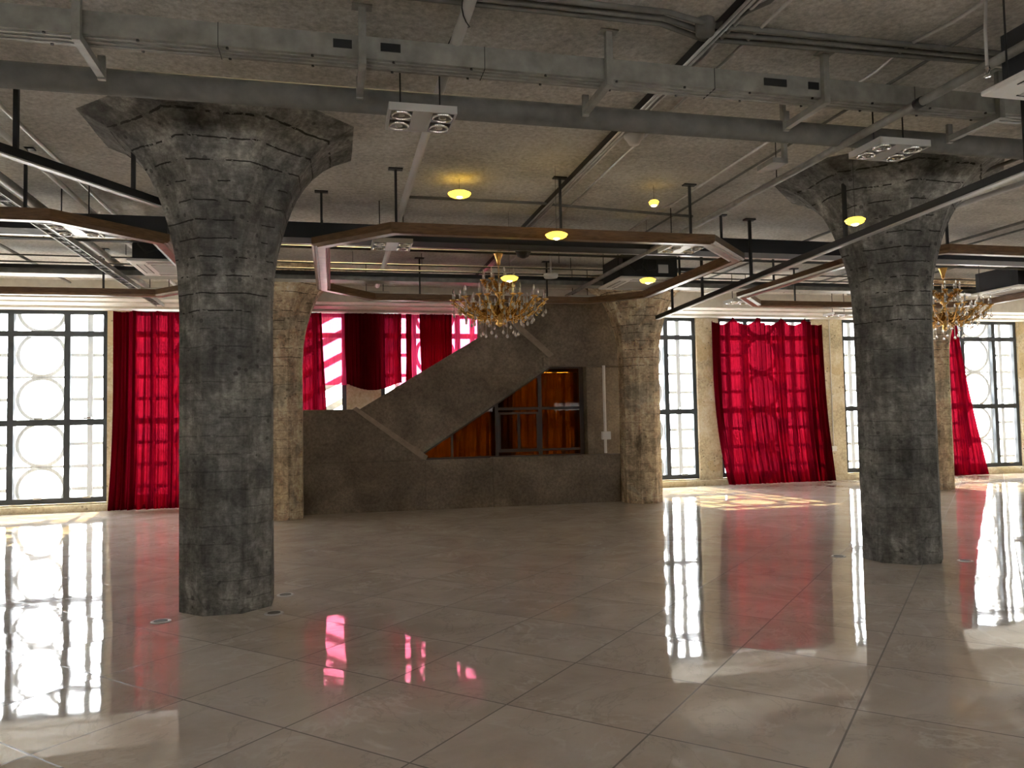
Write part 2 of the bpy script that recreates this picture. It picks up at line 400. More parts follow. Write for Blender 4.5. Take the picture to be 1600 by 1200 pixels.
column(5.42, 13.1, 'colb', 'rear concrete column in warm-lit tone on the right side of the stair arch', .94)
column(11.62, 13.1, 'colb', 'rear concrete column in warm-lit tone behind the small far chandelier', .98)
column(-7.2, 6.95, 'col', 'grey concrete column beyond the left edge of the picture')
column(12.2, 6.95, 'col', 'grey concrete column beyond the right edge of the picture')

# ------------------------------------------------------------------ stair
t = thing('staircase', 'dark smooth concrete staircase climbing between the two rear columns', 'staircase', (0, 0, 0), None, 'thing')
bm = B(); box(bm, -.585, 2.73, 13.36, 13.5, 0, .845); obj('low_wall', bm, 'stair', t)
bm = B(); box(bm, 2.732, 5.08, 13.28, 13.5, 0, .86); obj('low_wall', bm, 'stair', t)
bm = B(); box(bm, 1.55, 2.73, 13.31, 13.359, 0, .855); obj('low_wall', bm, 'stair', t)
bm = B(); prism(bm, [(-.58, .846), (1.56, .846), (1.45, .95), (.35, 1.745), (-.58, 1.75)], 13.42, 13.56); obj('lower_balustrade', bm, 'stair', t)
bm = B(); prism(bm, [(.33, 1.75), (.39, 1.79), (1.6, .92), (1.56, .848), (1.48, .88)], 13.37, 13.60); obj('lower_coping', bm, 'coping', t)
bm = B(); prism(bm, [(.37, 1.70), (2.62, 3.04), (2.62, 3.735), (5.44, 3.735), (5.44, 2.64), (3.98, 2.64), (3.98, 2.50), (1.47, .90), (1.2, 1.12)], 13.85, 14.0); obj('upper_balustrade', bm, 'stair', t)
bm = B(); prism(bm, [(2.62, 3.04), (3.15, 3.34), (3.92, 2.70), (3.80, 2.58), (3.97, 2.50), (1.47, .90), (1.2, 1.12), (.37, 1.70)], 13.79, 13.849); obj('flight_face', bm, 'stair', t)
bm = B(); prism(bm, [(3.15, 3.34), (3.22, 3.42), (4.02, 2.72), (3.92, 2.66)], 13.76, 13.849); obj('coping', bm, 'coping', t)
bm = B(); box(bm, 3.80, 5.44, 13.70, 15.55, 2.50, 2.66); obj('landing', bm, 'stair', t)
bm = B(); box(bm, -.46, 1.5, 14.0, 15.5, 1.45, 1.6); obj('half_landing', bm, 'stair', t)
bm = B()
for k in range(11):
    x = 1.35+k*.24; z = 1.0+k*.15; box(bm, x-.02, x+.26, 14.07, 15.3, z+.02, z+.13)
prism(bm, [(1.50, .93), (3.98, 2.50), (3.98, 2.60), (1.4, .99)], 14.07, 15.3)
obj('flight', bm, 'stair', t)
bm = B(); box(bm, 2.74, 5.44, 13.505, 13.60, 0, .858); obj('low_wall', bm, 'stair', t)
bm = B(); box(bm, -.80, -.70, 13.9, YB-.002, 0, 3.735); struct('wall_stair_left', bm, 'stair')
bm = B(); box(bm, 5.45, 5.50, 13.9, YB-.002, 0, 3.735); o = struct('wall_stair_right', bm, 'stair')
# pilaster, pipe, box
o = obj('wall_pilaster', (lambda b: (box(b, 4.665, 4.80, 13.82, 14.1, 0, 2.49), b)[1])(B()), 'stair'); tag(o, 'narrow dark brown pilaster at the right end of the amber glazing', 'pilaster')
bm = B(); tube(bm, [(4.93, 13.6, .87), (4.93, 13.6, 2.498)], .028, 12); t = obj('conduit_pipe', bm, 'white'); tag(t, 'white vertical conduit pipe with a box beside the amber glazing', 'pipe')
bm = B(); bevbox(bm, 4.85, 5.02, 13.53, 13.6, 1.12, 1.27, .01); obj('switch_box', bm, 'white', t)
bm = B(); box(bm, 4.805, 5.445, 14.0, 14.1, 0, 2.49); struct('wall_stair_recess', bm, 'stair')
# amber partition
t = thing('glazed_partition', 'amber glazed partition in dark frame under the sloping stair', 'partition', (0, 0, 0), None, 'thing')
yP = 13.95
def sx(z): return 1.49+(z-.92)*(3.98-1.49)/(2.52-.92)
def sz(x): return .92+(x-1.49)*(2.52-.92)/(3.98-1.49)
bm = B()
yP0, yP1 = 14.01, 14.06
box(bm, 1.5, 4.66, yP0, yP1, .80, .86)
for x in (2.12, 3.78): box(bm, x-.02, x+.02, yP0, yP1, .86, min(2.5, sz(x)))
box(bm, 2.93, 2.99, yP0-.01, yP1+.01, .70, sz(2.95)); box(bm, 3.76, 3.83, yP0-.01, yP1+.01, .70, sz(3.78))
box(bm, 4.58, 4.66, yP0, yP1, .8, 2.52); box(bm, 2.95, 4.6, yP0, yP1, 1.70, 1.75)
prism(bm, [(1.49, .92), (3.98, 2.52), (4.66, 2.52), (4.66, 2.47), (4.0, 2.47), (1.55, .89)], yP0, yP1)
box(bm, 3.8, 4.6, yP0, yP1, .93, .97)
obj('frame', bm, 'darkwood', t)
bm = B(); box(bm, 2.99, 3.76, 13.985, 14.009, .92, .98); box(bm, 2.99, 3.76, 13.985, 14.009, 1.62, 1.66); box(bm, 3.35, 3.40, 13.985, 14.009, .98, 1.62)
box(bm, 2.99, 3.03, 13.985, 14.009, .98, 1.62); box(bm, 3.72, 3.76, 13.985, 14.009, .98, 1.62); obj('casement', bm, 'darkwood', t)
bm = B(); prism(bm, [(1.5, .86), (4.62, .86), (4.62, 2.49), (3.98, 2.49)], 14.03, 14.036); obj('pane', bm, 'amberglass', t)
# things dimly seen behind the amber glass
def curtain(name, label, y, zt, zb, xl, xr, folds, amp, mat, group=None, scallop=0, hem=None, seed=0, nx=None, kind=None, cat='curtain'):
    """xl(t), xr(t): left and right edge at height share t (0 top, 1 bottom)"""
    rnd = random.Random(seed); ph = [rnd.uniform(0, 6.28) for _ in range(6)]
    nx = nx or int(folds*14); ny = 44; bm = B(); G = []
    for j in range(ny+1):
        t_ = j/ny; row = []
        for i in range(nx+1):
            s = i/nx
            x = xl(t_)+(xr(t_)-xl(t_))*s
            f = 2*PI*folds*s
            w_ = .55+.45*math.sin(2.3*s*6+ph[0]+t_*.8)
            yy = amp*(math.sin(f+1.1*math.sin(3.1*s*6.28+ph[1])+t_*.5*math.sin(ph[2]+9*s))*w_+.35*math.sin(2.17*f+ph[3]+t_*2.2)+.25*math.sin(.37*f+ph[4]))
            yy *= (1.0+.35*t_) if not hem else 1
            top = zt - (scallop*abs(math.sin(PI*s*4.6+.35))**.8 if scallop else 0)*1
            bot = zb(s) if callable(zb) else zb
            z = top+(bot-top)*t_
            x += .012*math.sin(f*1.3+t_*5+ph[5])*t_
            row.append(bm.verts.new((x, y+yy-(.06*t_*t_ if not hem else 0), z)))
        G.append(row)
    for j in range(ny):
        for i in range(nx): bm.faces.new((G[j][i], G[j][i+1], G[j+1][i+1], G[j+1][i]))
    o = obj(name, bm, mat, None, True); tag(o, label, cat, group)
    return o
L = lambda a, b: (lambda t: a+(b-a)*t)
curtain('curtain', 'wide full-length crimson curtain with a scalloped top, right of the arch', YB-.22, 3.70, .015, lambda t: 8.12+.28*t**3, lambda t: 10.86+.16*t**1.5, 21, .06, 'velvet', None, .17, seed=3)
curtain('curtain', 'long crimson curtain left of the nearest concrete column', YB-.22, 3.68, .015, lambda t: -3.92-.06*t**3, L(-2.0, -1.9), 15, .06, 'velvet', None, .03, seed=5)
curtain('curtain', 'crimson curtain drawn aside in a taper beside the far right window', YB-.22, 3.62, .015, L(14.2, 14.2), lambda t: 14.52+.62*t**1.1, 6, .035, 'velvet', seed=6)
yC = YB-.12
cg = 'curtains behind the stair'
curtain('curtain', 'dark red curtain at the left edge of the stair opening', yC-.03, 3.69, 1.62, L(-.95, -.95), L(-.20, -.12), 8, .03, 'velvetd', cg, seed=8)
curtain('curtain', 'short dark red curtain with a curved hem over the stair landing', yC-.03, 3.69, lambda s: 2.30-.14*math.sin(PI*min(1, s*1.05)), L(.24, .26), L(1.36, 1.34), 13, .03, 'velvetd', cg, hem=1, seed=9)
curtain('curtain', 'thin strip of dark red curtain between two bright slits', yC-.03, 3.69, 2.22, L(1.45, 1.43), L(1.56, 1.55), 2, .02, 'velvetd', cg, hem=1, seed=10)
curtain('curtain', 'dark red curtain above the rising stair wall', yC-.03, 3.69, 2.2, L(1.72, 1.74), L(2.38, 2.36), 8, .03, 'velvetd', cg, hem=1, seed=11)
curtain('sheer_curtain', 'bright sheer pink curtain with slanting bars, left in the stair opening', yC+.04, 3.69, 2.27, L(-.22, -.2), L(.27, .27), 7, .010, 'sheer', 'sheer pink curtains', hem=1, seed=12)
curtain('sheer_curtain', 'bright sheer pink curtain right of the short dark curtains, up to the stair wall', yC+.04, 3.69, 2.15, L(1.3, 1.3), L(3.15, 3.15), 22, .010, 'sheer', 'sheer pink curtains', hem=1, seed=13)
curtain('curtain', 'orange brown curtain seen through the amber glazing', YB-.12, 2.49, .02, L(1.7, 1.7), L(5.02, 5.02), 16, .05, 'orange', seed=14)
# slanting rails outside the landing window
bm = B()
for k in range(5):
    z = 1.60+k*.47; prism(bm, [(-1.0, z-.35), (.3, z+.35), (.3, z+.50), (-1.0, z-.20)], YB+.55, YB+.62)
box(bm, -.9, -.84, YB+.621, YB+.66, -.2, 3.9); box(bm, .2, .26, YB+.621, YB+.66, -.2, 3.9)
o = obj('outdoor_rail', bm, 'metal'); tag(o, 'slanting metal bars outside the landing window', 'railing')

# ------------------------------------------------------------------ ceiling services
def pipe(name, label, pts, r, mat, cat='pipe', seg=10, group=None):
    bm = B(); tube(bm, pts, r, seg); o = obj(name, bm, mat, None, True); return tag(o, label, cat, group)
def clips(o, pts, r):
    for p in pts:
        bm = B(); box(bm, p[0]-r*1.3, p[0]+r*1.3, p[1]-.012, p[1]+.012, p[2]-r*1.2, H-.001) if True else None
        obj('clip', bm, 'metal', o)
pipe('water_pipe', 'thick dark grey pipe crossing the picture under the cable trunking', [(X0+.01, 5.25, 3.70), (X1-.01, 5.25, 3.70)], .082, 'pipe', seg=20)
# trunking
t = thing('cable_trunking', 'grey painted cable trunking running across the near ceiling', 'trunking', (0, 0, 0), None, 'thing')
bm = B(); box(bm, X0+.01, X1-.01, 4.62, 4.78, 3.70, 3.835)
for y in (4.655, 4.70, 4.745): box(bm, X0+.01, X1-.01, y-.006, y+.006, 3.693, 3.70)
obj('channel', bm, 'metal', t)
for x in [-2.2+1.57*k for k in range(6)]:
    bm = B(); box(bm, x, x+.004, 4.617, 4.783, 3.692, 3.837); obj('joint', bm, 'black', t)
for k in range(18):
    for y in (4.635, 4.768): bm = B(); lathe(bm, [(.009, 3.690), (.009, 3.70)], -2.5+k*.48, y, 8); obj('screw', bm, 'black', t)
for x0, x1 in ((.02, .13), (.30, .42), (2.88, 3.05), (3.22, 3.3)):
    bm = B(); box(bm, x0, x1, 4.612, 4.62, 3.75, 3.80); obj('cover_plate', bm, 'black', t)
bg_ = 'slotted hangers under the cable trunking'
def hanger(x, label):
    t = thing('strut_hanger', label, 'hanger', (x, 0, 0), bg_)
    bm = B(); box(bm, -.022, .022, 4.565, 4.605, 3.64, H-.001); box(bm, -.06, .06, 4.55, 4.62, H-.012, H-.001)
    for k in range(7): box(bm, -.006, .006, 4.563, 4.566, 3.67+k*.045, 3.69+k*.045)
    obj('post', bm, 'metal', t)
    bm = B(); box(bm, -.022, .022, 4.606, 5.05, 3.64, 3.685); obj('arm', bm, 'metal', t)
    bm = B(); box(bm, -.022, .022, 5.051, 5.075, 3.63, 3.78); obj('stub', bm, 'metal', t)
for x, l in ((-1.36, 'trunking hanger nearest the left edge, above the nearest column'), (.19, 'trunking hanger between the left column and the first spotlight panel'), (1.75, 'trunking hanger left of the white smoke detector'),
             (3.33, 'trunking hanger just left of the right column spotlight panel'), (4.78, 'trunking hanger at the right edge below the big air conditioner')): hanger(x, l)
for k, (y, z) in enumerate(((4.22, 3.955), (4.29, 3.955), (4.35, 3.955))):
    pts = [(X0+.02, y, z), (2.0, y, z), (2.35, y+.09+.02*k, z), (4.5, y+.06, z), (X1-.02, y+.06, z)]
    pipe('electrical_conduit', ('front', 'middle', 'rear')[k]+' one of three parallel conduits on the near ceiling', pts, .018, 'pipe', group='three near ceiling conduits')
bm = B(); lathe(bm, [(.055, 3.9), (.06, 3.91), (.06, 3.995)], 2.30, 4.33, 18); o = obj('junction_box', bm, 'pipe', None, True); tag(o, 'round junction box on the near ceiling conduits', 'junction box')
pipe('electrical_conduit', 'thin conduit branching from the round junction box', [(2.33, 4.36, 3.95), (2.55, 4.0, 3.96), (2.6, 2.0, 3.96)], .014, 'pipe')
# lengthwise pipes
o = pipe('water_pipe', 'long pale pipe running lengthwise above the first spotlight panel', [(.77, 2.0, 3.86), (.77, 4.3, 3.86), (.76, 5.1, 3.86), (.745, 13, 3.80)], .036, 'offw', seg=14)
bm = B(); tube(bm, [(.77+.045*math.cos(k*.55), 3.3+k*.05, 3.86+.045*math.sin(k*.55)) for k in range(40)], .004, 5); o2 = obj('wire', bm, 'black', o)
def track(x, label, y0=-1, y1=14.0, z=3.93, w_=.022, mat='galv'):
    bm = B(); tube(bm, [(x-.02, y0, z), (x-.02, y1, z)], .011, 8); tube(bm, [(x+.012, y0, z), (x+.012, y1, z)], .008, 8); o = obj('lighting_track', bm, mat)
    bm = B(); box(bm, x-w_*1.6, x+w_*1.3, y0, y1, z+.012, H-.001); obj('shadow_strip', bm, 'black', o); return tag(o, label, 'track')  # black strip above the tubes stands in for their dark shadow
track(2.41, 'shiny double conduit run left of the smoke detector', w_=.018)
pipe('electrical_conduit', 'thin steel conduit beside the shiny run left of the smoke detector', [(2.485, 2, 3.96), (2.485, 13.5, 3.96)], .011, 'galv')
pipe('electrical_conduit', 'thin steel conduit right of the smoke detector', [(2.67, 3.8, 3.965), (2.70, 11.5, 3.965)], .011, 'galv')
pipe('electrical_conduit', 'bright steel conduit passing left of the right column', [(3.84, 1.5, 3.965), (3.84, 4.0, 3.965), (3.78, 4.3, 3.965), (3.84, 4.7, 3.965), (3.84, 8.1, 3.965), (3.78, 8.4, 3.965), (3.84, 10, 3.965)], .012, 'galv')
pipe('electrical_conduit', 'dull conduit just right of the bright steel one', [(4.08, 4.0, 3.965), (4.06, 9.5, 3.965)], .012, 'pipe')
pipe('sprinkler_pipe', 'long grey sprinkler pipe slanting towards the right column head', [(3.93, 1.0, 3.62), (3.93, 5.5, 3.62), (3.93, 12.6, 3.62)], .030, 'metal', seg=14)
for y in (4.05, 8.2, 10.6):
    pass
for x, z, r, mt, lab in ((-2.42, 3.95, .018, 'galv', 'thin bright conduit left of the nearest column'), (-2.50, 3.83, .026, 'offw', 'white pipe left of the nearest column'), (-2.95, 3.82, .045, 'metal', 'thick grey pipe at the upper left'),
                         (-4.1, 3.86, .02, 'pipe', 'thin dark pipe above the far left window'), (7.05, 3.88, .03, 'offw', 'pale lengthwise pipe right of the right column'),
                         (8.75, 3.95, .018, 'pipe', 'dark conduit above the far chandelier'), (9.1, 3.95, .014, 'pipe', 'thin dark conduit right of the far chandelier'), (10.2, 3.93, .016, 'pipe', 'dark conduit near the far right air conditioner'),
                         (6.45, 3.93, .018, 'pipe', 'dark conduit just right of the right column head'), (12.9, 3.9, .02, 'pipe', 'dark conduit above the far right window')):
    pipe('ceiling_pipe', lab, [(x, 1.5, z), (x, 13.6, z)], r, mt)
t = thing('cable_ladder', 'dark cable tray full of wires at the upper left', 'cable tray', (0, 0, 0), None, 'thing')
bm = B(); box(bm, -2.92, -2.905, 2, 14.1, 3.56, 3.62); box(bm, -2.80, -2.785, 2, 14.1, 3.56, 3.62)
for k in range(60): box(bm, -2.905, -2.80, 2.1+k*.2, 2.12+k*.2, 3.565, 3.575)
obj('tray', bm, 'metal', t)
bm = B()
for k in range(4):
    tube(bm, [(-2.89+k*.022+.008*math.sin(j*1.3+k*2), 2+j*.5, 3.588+.006*math.sin(j+k)) for j in range(25)], .010, 6)
obj('cable', bm, 'black', t)
pipe('ceiling_pipe', 'thin crosswise pipe above the near side of the octagonal frame', [(.83, 8.3, 3.95), (2.3, 8.3, 3.95), (2.6, 8.36, 3.95), (4.3, 8.56, 3.95)], .016, 'pipe')
# crosswise ducts
t = thing('ventilation_duct', 'near-black duct crossing the room behind the octagonal frames', 'duct', (0, 0, 0), None, 'thing')
bm = B(); box(bm, X0+.01, X1-.01, 8.95, 9.25, 3.62, 3.80); obj('casing', bm, 'navy', t)
bm = B(); box(bm, X0+.01, X1-.01, 9.27, 9.33, 3.63, 3.66); obj('rail', bm, 'galv', t)
t = thing('ventilation_duct', 'grey duct crossing the room just before the rear columns', 'duct', (0, 0, 0), None, 'thing')
bm = B(); box(bm, X0+.01, X1-.01, 11.74, 12.02, 3.66, 3.78); obj('casing', bm, 'metal', t)
bm = B(); box(bm, X0+.01, X1-.01, 11.66, 11.72, 3.72, 3.77); obj('side_rail', bm, 'black', t)
for y, z, l in ((9.6, 3.667, 'thin black conduit from which the near chandelier hangs'), (9.75, 3.687, 'second thin black conduit behind the near chandelier mount'), (11.3, 3.82, 'thin dark conduit in front of the grey rear duct'), (11.45, 3.76, 'lower dark conduit in front of the grey rear duct')):
    pipe('electrical_conduit', l, [(X0+.02, y, z), (X1-.02, y, z)], .011, 'black')
g = 'thin threaded hanger rods'
RL = ['just right of the nearest column', 'inside the octagonal frame left of the near chandelier', 'right of the near chandelier canopy', 'left of the air conditioner behind the near chandelier', 'at the rear left inside the near octagonal frame', 'behind the near chandelier, left of its arms',
      'right of the near air conditioner above the arch column', 'above the far left uncurtained window', 'between the far left window and the left crimson curtain', 'nearest the crimson curtain left of the nearest column', 'beside the bright white spotlight panel at the left',
      'on the sprinkler pipe left of the right column head', 'above the wide crimson curtain, left of the right column', 'behind the far right chandelier']
for (x, y, z), rl in zip(((-.1, 9.6, 3.2), (1.2, 9.6, 3.72), (2.9, 9.6, 3.2), (3.6, 11.3, 3.8), (.3, 11.3, 3.8), (1.3, 11.3, 3.8), (5.0, 10.9, 3.5), (-4.2, 10, 3.5), (-3.4, 10.3, 3.45), (-2.6, 10.8, 3.4), (-3.8, 8.4, 3.6), (3.96, 6.2, 3.62), (8.2, 10, 3.5), (9.8, 11, 3.5)), RL):
    bm = B(); tube(bm, [(x, y, z if z > 3.5 else z+.35), (x, y, H-.001)], .005, 6); o = obj('hanger_rod', bm, 'black'); tag(o, 'thin dark threaded rod ' + rl, 'rod', g)

# octagonal hanging frames
def frame_ring(dx, label):
    t = thing('octagonal_ceiling_frame', label, 'ceiling frame', (dx, 0, 0), 'octagonal wooden frames hung from the ceiling', 'thing')
    V = [(.56, 7.42), (3.98, 7.42), (4.80, 8.24), (4.80, 11.0), (4.05, 11.76), (.55, 11.76), (-.20, 10.9), (-.20, 8.17)]
    prof = [(0, 3.44), (0, 3.37), (.025, 3.35), (.035, 3.36), (.05, 3.36), (.06, 3.345), (.14, 3.345), (.155, 3.36), (.17, 3.35), (.185, 3.365), (.185, 3.44)]
    n = len(V); P = [Vector(v) for v in V]
    def off(d):
        out = []
        for i in range(n):
            a, b, c = P[i-1], P[i], P[(i+1) % n]
            e1 = (b-a).normalized(); e2 = (c-b).normalized(); n1 = Vector((-e1.y, e1.x)); n2 = Vector((-e2.y, e2.x))
            k = (n1+n2).normalized(); out.append(b+k*(d/max(.2, k.dot(n1))))
        return out
    O = [off(d) for d, z in prof]
    for i in range(n):
        bm = B(); A = [bm.verts.new((O[j][i].x, O[j][i].y, prof[j][1])) for j in range(len(prof))]
        Q = [bm.verts.new((O[j][(i+1) % n].x, O[j][(i+1) % n].y, prof[j][1])) for j in range(len(prof))]
        for j in range(len(prof)): bm.faces.new((A[j], A[(j+1) % len(prof)], Q[(j+1) % len(prof)], Q[j]))
        bm.faces.new(A); bm.faces.new(Q[::-1]); obj('moulding', bm, 'wood', t)
    for i, (x, y) in enumerate([(.62, 7.52), (2.3, 7.52), (3.75, 7.52), (4.7, 8.6), (4.7, 9.8), (3.3, 11.61), (1.3, 11.61), (-.1, 10.0), (-.1, 8.4)]):
        bm = B(); box(bm, x-.012, x+.012, y-.012, y+.012, 3.44, H-.001); box(bm, x-.07, x+.07, y-.035, y+.035, H-.015, H-.001); obj('hanger', bm, 'black', t)
frame_ring(0, 'wooden octagonal ceiling frame around the near chandelier')
frame_ring(-6.38, 'wooden octagonal ceiling frame at the left edge, left of the nearest column')
frame_ring(6.38, 'wooden octagonal ceiling frame around the far chandelier, behind the right column')

# spotlight panels
def spot(x, y, z, label, mat='offw', w_=.44, d=.36, rz=0, up=True):
    t = thing('spotlight_panel', label, 'spotlight', (x, y, z), 'four-lamp ceiling spotlight panels', rz=rz)
    bm = B(); a, b = w_/2, d/2
    for s in (-1, 1):
        box(bm, s*a-(.016 if s > 0 else 0), s*a+(.016 if s < 0 else 0), -b, b, 0, .05); box(bm, -a+.016, a-.016, s*b-(.016 if s > 0 else 0), s*b+(.016 if s < 0 else 0), 0, .05)
    box(bm, -.065, .065, -b+.016, b-.016, .003, .05); box(bm, -a, a, -.004, .004, .004, .02)
    obj('housing', bm, mat, t)
    bm = B(); box(bm, -a+.016, a-.016, -b+.016, b-.016, .048, .055); obj('back_plate', bm, 'black', t)
    for sx_ in (-1, 1):
        for sy in (-1, 1):
            cx, cy = sx_*(a-.016+.065)/2, sy*b*.5; r = min((a-.081)/2, b/2-.01)*.97
            bm = B(); lathe(bm, [(r, .03), (r, -.005), (r*.9, -.012), (r*.86, -.004), (r*.8, .02)], cx, cy, 20)
            o = obj('lamp', bm, 'chrome', t, True)
            bm = B(); lathe(bm, [(r*.78, .0), (r*.5, .012), (r*.3, -.008), (.008, -.012)], cx, cy, 16); obj('lens', bm, 'lens', o, True)
    for s in (-1, 1):
        bm = B(); tube(bm, [(s*a*.6, 0, .055), (s*a*.6, 0, H-z-.001)], .006, 6); obj('suspension_rod', bm, 'black', t)
    return t
spot(.585, 5.05, 3.5, 'grey four-lamp spotlight panel nearest the camera at top centre')
spot(4.18, 5.02, 3.5, 'grey four-lamp spotlight panel in front of the right column head')
spot(-2.52, 8.5, 3.5, 'bright white four-lamp spotlight panel left of the nearest column', 'white', d=.5, w_=.42)
spot(.66, 8.66, 3.48, 'spotlight panel inside the octagonal frame, left of the chandelier', d=.42)
spot(4.08, 8.42, 3.5, 'white spotlight panel inside the octagonal frame, above the air conditioner', 'white', d=.42)
spot(.66, 12.23, 3.50, 'spotlight panel at the rear left of the near octagonal frame')
spot(4.05, 12.23, 3.50, 'spotlight panel above the right arch column')
spot(-2.5, 12.3, 3.5, 'spotlight panel above the crimson curtain left of the nearest column')
spot(7.0, 12.25, 3.5, 'small distant spotlight panel above the wide crimson curtain')
spot(9.75, 13.3, 3.45, 'small distant spotlight panel at the right end of the wide curtain')

# air conditioners
def aircon(x, y, z, label, hb=.41):
    t = thing('air_conditioner', label, 'air conditioner', (x, y, z), 'square ceiling cassette air conditioners')
    bm = B(); bevbox(bm, -.47, .47, -.47, .47, 0, .035, .012)
    obj('panel', bm, 'white', t)
    bm = B(); box(bm, -.25, .25, -.25, .25, -.006, .002); obj('grille', bm, 'grille', t)
    bm = B()
    for s in (-1, 1): box(bm, -.26, .26, s*.36-.035, s*.36+.035, -.004, .001); box(bm, s*.36-.035, s*.36+.035, -.26, .26, -.004, .001)
    obj('louvre', bm, 'offw', t)
    bm = B()
    for s in (-1, 1):
        for q in (-.042, .042):
            box(bm, -.27, .27, s*.36+q-.004, s*.36+q+.004, -.005, .0); box(bm, s*.36+q-.004, s*.36+q+.004, -.27, .27, -.005, .0)
    obj('slot', bm, 'black', t)
    bm = B(); box(bm, -hb, hb, -.41, .41, .036, .36); obj('body', bm, 'navy', t)
    bm = B(); box(bm, .12, .27, -.416, -.41, .10, .22); obj('rating_plate', bm, 'offw', t)
    for k in range(2):
        bm = B(); tube(bm, [(-.30+.2*k, -.43, .34), (-.34+.2*k, -.47, .2), (-.25+.2*k, -.48, .1), (-.14+.2*k, -.46, .14), (-.1+.2*k, -.43, .3)], .012, 8); obj('cable', bm, 'black', t, True)
    bm = B(); tube(bm, [(.41, 0, .2), (.6, -.1, .22), (1.1, -.12, .22)], .03, 10); obj('refrigerant_pipe', bm, 'black', t, True)
    for sx_ in (-1, 1):
        for q in (-.3, .3): bm = B(); tube(bm, [(sx_*.44, q, .036), (sx_*.44, q, H-z-.001)], .006, 6); obj('hanger_rod', bm, 'black', t)
aircon(4.385, 10.48, 3.45, 'white cassette air conditioner with black body, right of the near chandelier')
aircon(-1.86, 10.15, 3.45, 'white cassette air conditioner partly behind the nearest column')
aircon(4.34, 3.38, 3.42, 'white cassette air conditioner at the top right corner', .36)
aircon(10.95, 10.35, 3.45, 'white cassette air conditioner at the far right above the far chandelier')

bm = B(); tube(bm, [(3.93, 4.38, 3.62), (3.93, 4.44, 3.62)], .036, 14); obj('coupling', bm, 'black', bpy.data.objects['sprinkler_pipe'], True)
t = thing('sprinkler_head', 'small chrome sprinkler head left of the top right air conditioner', 'sprinkler', (3.80, 3.72, 3.53))
bm = B(); lathe(bm, [(.022, -.045), (.024, -.041), (.006, -.038), (.006, -.01), (.016, -.006), (.016, .012), (.009, .02)], 0, 0, 14); tube(bm, [(-.014, 0, -.004), (-.02, 0, -.022), (-.006, 0, -.04)], .003, 6); tube(bm, [(.014, 0, -.004), (.02, 0, -.022), (.006, 0, -.04)], .003, 6); obj('body', bm, 'chrome', t, True)
bm = B(); tube(bm, [(0, 0, .02), (0, 0, .12), (.01, .01, .25), (.04, .02, H-3.53-.001)], .009, 8); obj('drop_pipe', bm, 'offw', t, True)
bm = B(); box(bm, 3.50, 3.535, 5.37, 5.405, 3.52, H-.001); prism(bm, [(3.40, 3.50), (3.536, 3.50), (3.536, 3.54), (3.40, 3.54)], 5.37, 5.60); o = obj('angle_bracket', bm, 'metal'); tag(o, 'grey steel angle bracket just left of the spotlight panel by the right column', 'bracket')
# hanging black light tracks
def long_track(a, b, z, label, rods):
    t = thing('hanging_track', label, 'track', (0, 0, 0), 'black hanging light tracks', 'thing')
    A, Bb = Vector(a), Vector(b); d = (Bb-A).normalized(); n = Vector((-d.y, d.x))*.035
    def slab(z0, z1, w_):
        bm = B(); nn = n*w_; P = [A+nn, A-nn, Bb-nn, Bb+nn]
        lo = [bm.verts.new((p.x, p.y, z0)) for p in P]; hi = [bm.verts.new((p.x, p.y, z1)) for p in P]
        bm.faces.new(lo); bm.faces.new(hi[::-1])
        for i in range(4): bm.faces.new((lo[i], lo[(i+1) % 4], hi[(i+1) % 4], hi[i]))
        return bm
    obj('rail', slab(z, z+.06, 1), 'black', t); obj('strip', slab(z-.012, z-.001, .75), 'offw', t)
    for s in rods:
        p = A.lerp(Bb, s); bm = B(); box(bm, p.x-.016, p.x+.016, p.y-.016, p.y+.016, z+.06, H-.001); box(bm, p.x-.07, p.x+.07, p.y-.04, p.y+.04, H-.02, H-.001); obj('hanger', bm, 'black', t)
long_track((4.78, 4.0), (5.46, 12.3), 3.2, 'long black track hanging diagonally in front of the right column', (.05, .32, .57, .76, .91))
long_track((-2.9, 4.75), (-1.44, 7.04), 3.4, 'black track with white underside at the upper left', (.52, .9))

# detectors
bm = B(); lathe(bm, [(.02, 3.86), (.045, 3.868), (.062, 3.90), (.085, 3.93), (.088, 3.945), (.088, 3.96)], 2.56, 6.15, 24); o = obj('smoke_detector', bm, 'white', None, True); tag(o, 'cream smoke detector on the ceiling between two steel conduits', 'smoke detector')
bm = B(); tube(bm, [(2.56, 6.15, 3.96), (2.56, 6.15, 3.999)], .04, 12); obj('mount', bm, 'white', o)
bm = B(); lathe(bm, [(.02, 3.60), (.07, 3.62), (.10, 3.67), (.105, 3.70), (.06, 3.73)], 2.42, 9.6, 20); o = obj('dome_camera', bm, 'black', None, True); tag(o, 'black dome camera just right of the near chandelier mount', 'camera')
bm = B(); lathe(bm, [(.10, 3.66), (.11, 3.68), (.11, 3.72), (.05, 3.73)], 3.25, 11.2, 20); tube(bm, [(3.25, 11.2, 3.73), (3.25, 11.2, 3.999)], .015, 8); o = obj('speaker', bm, 'offw', None, True); tag(o, 'small round white ceiling speaker at the rear right of the near frame', 'speaker')

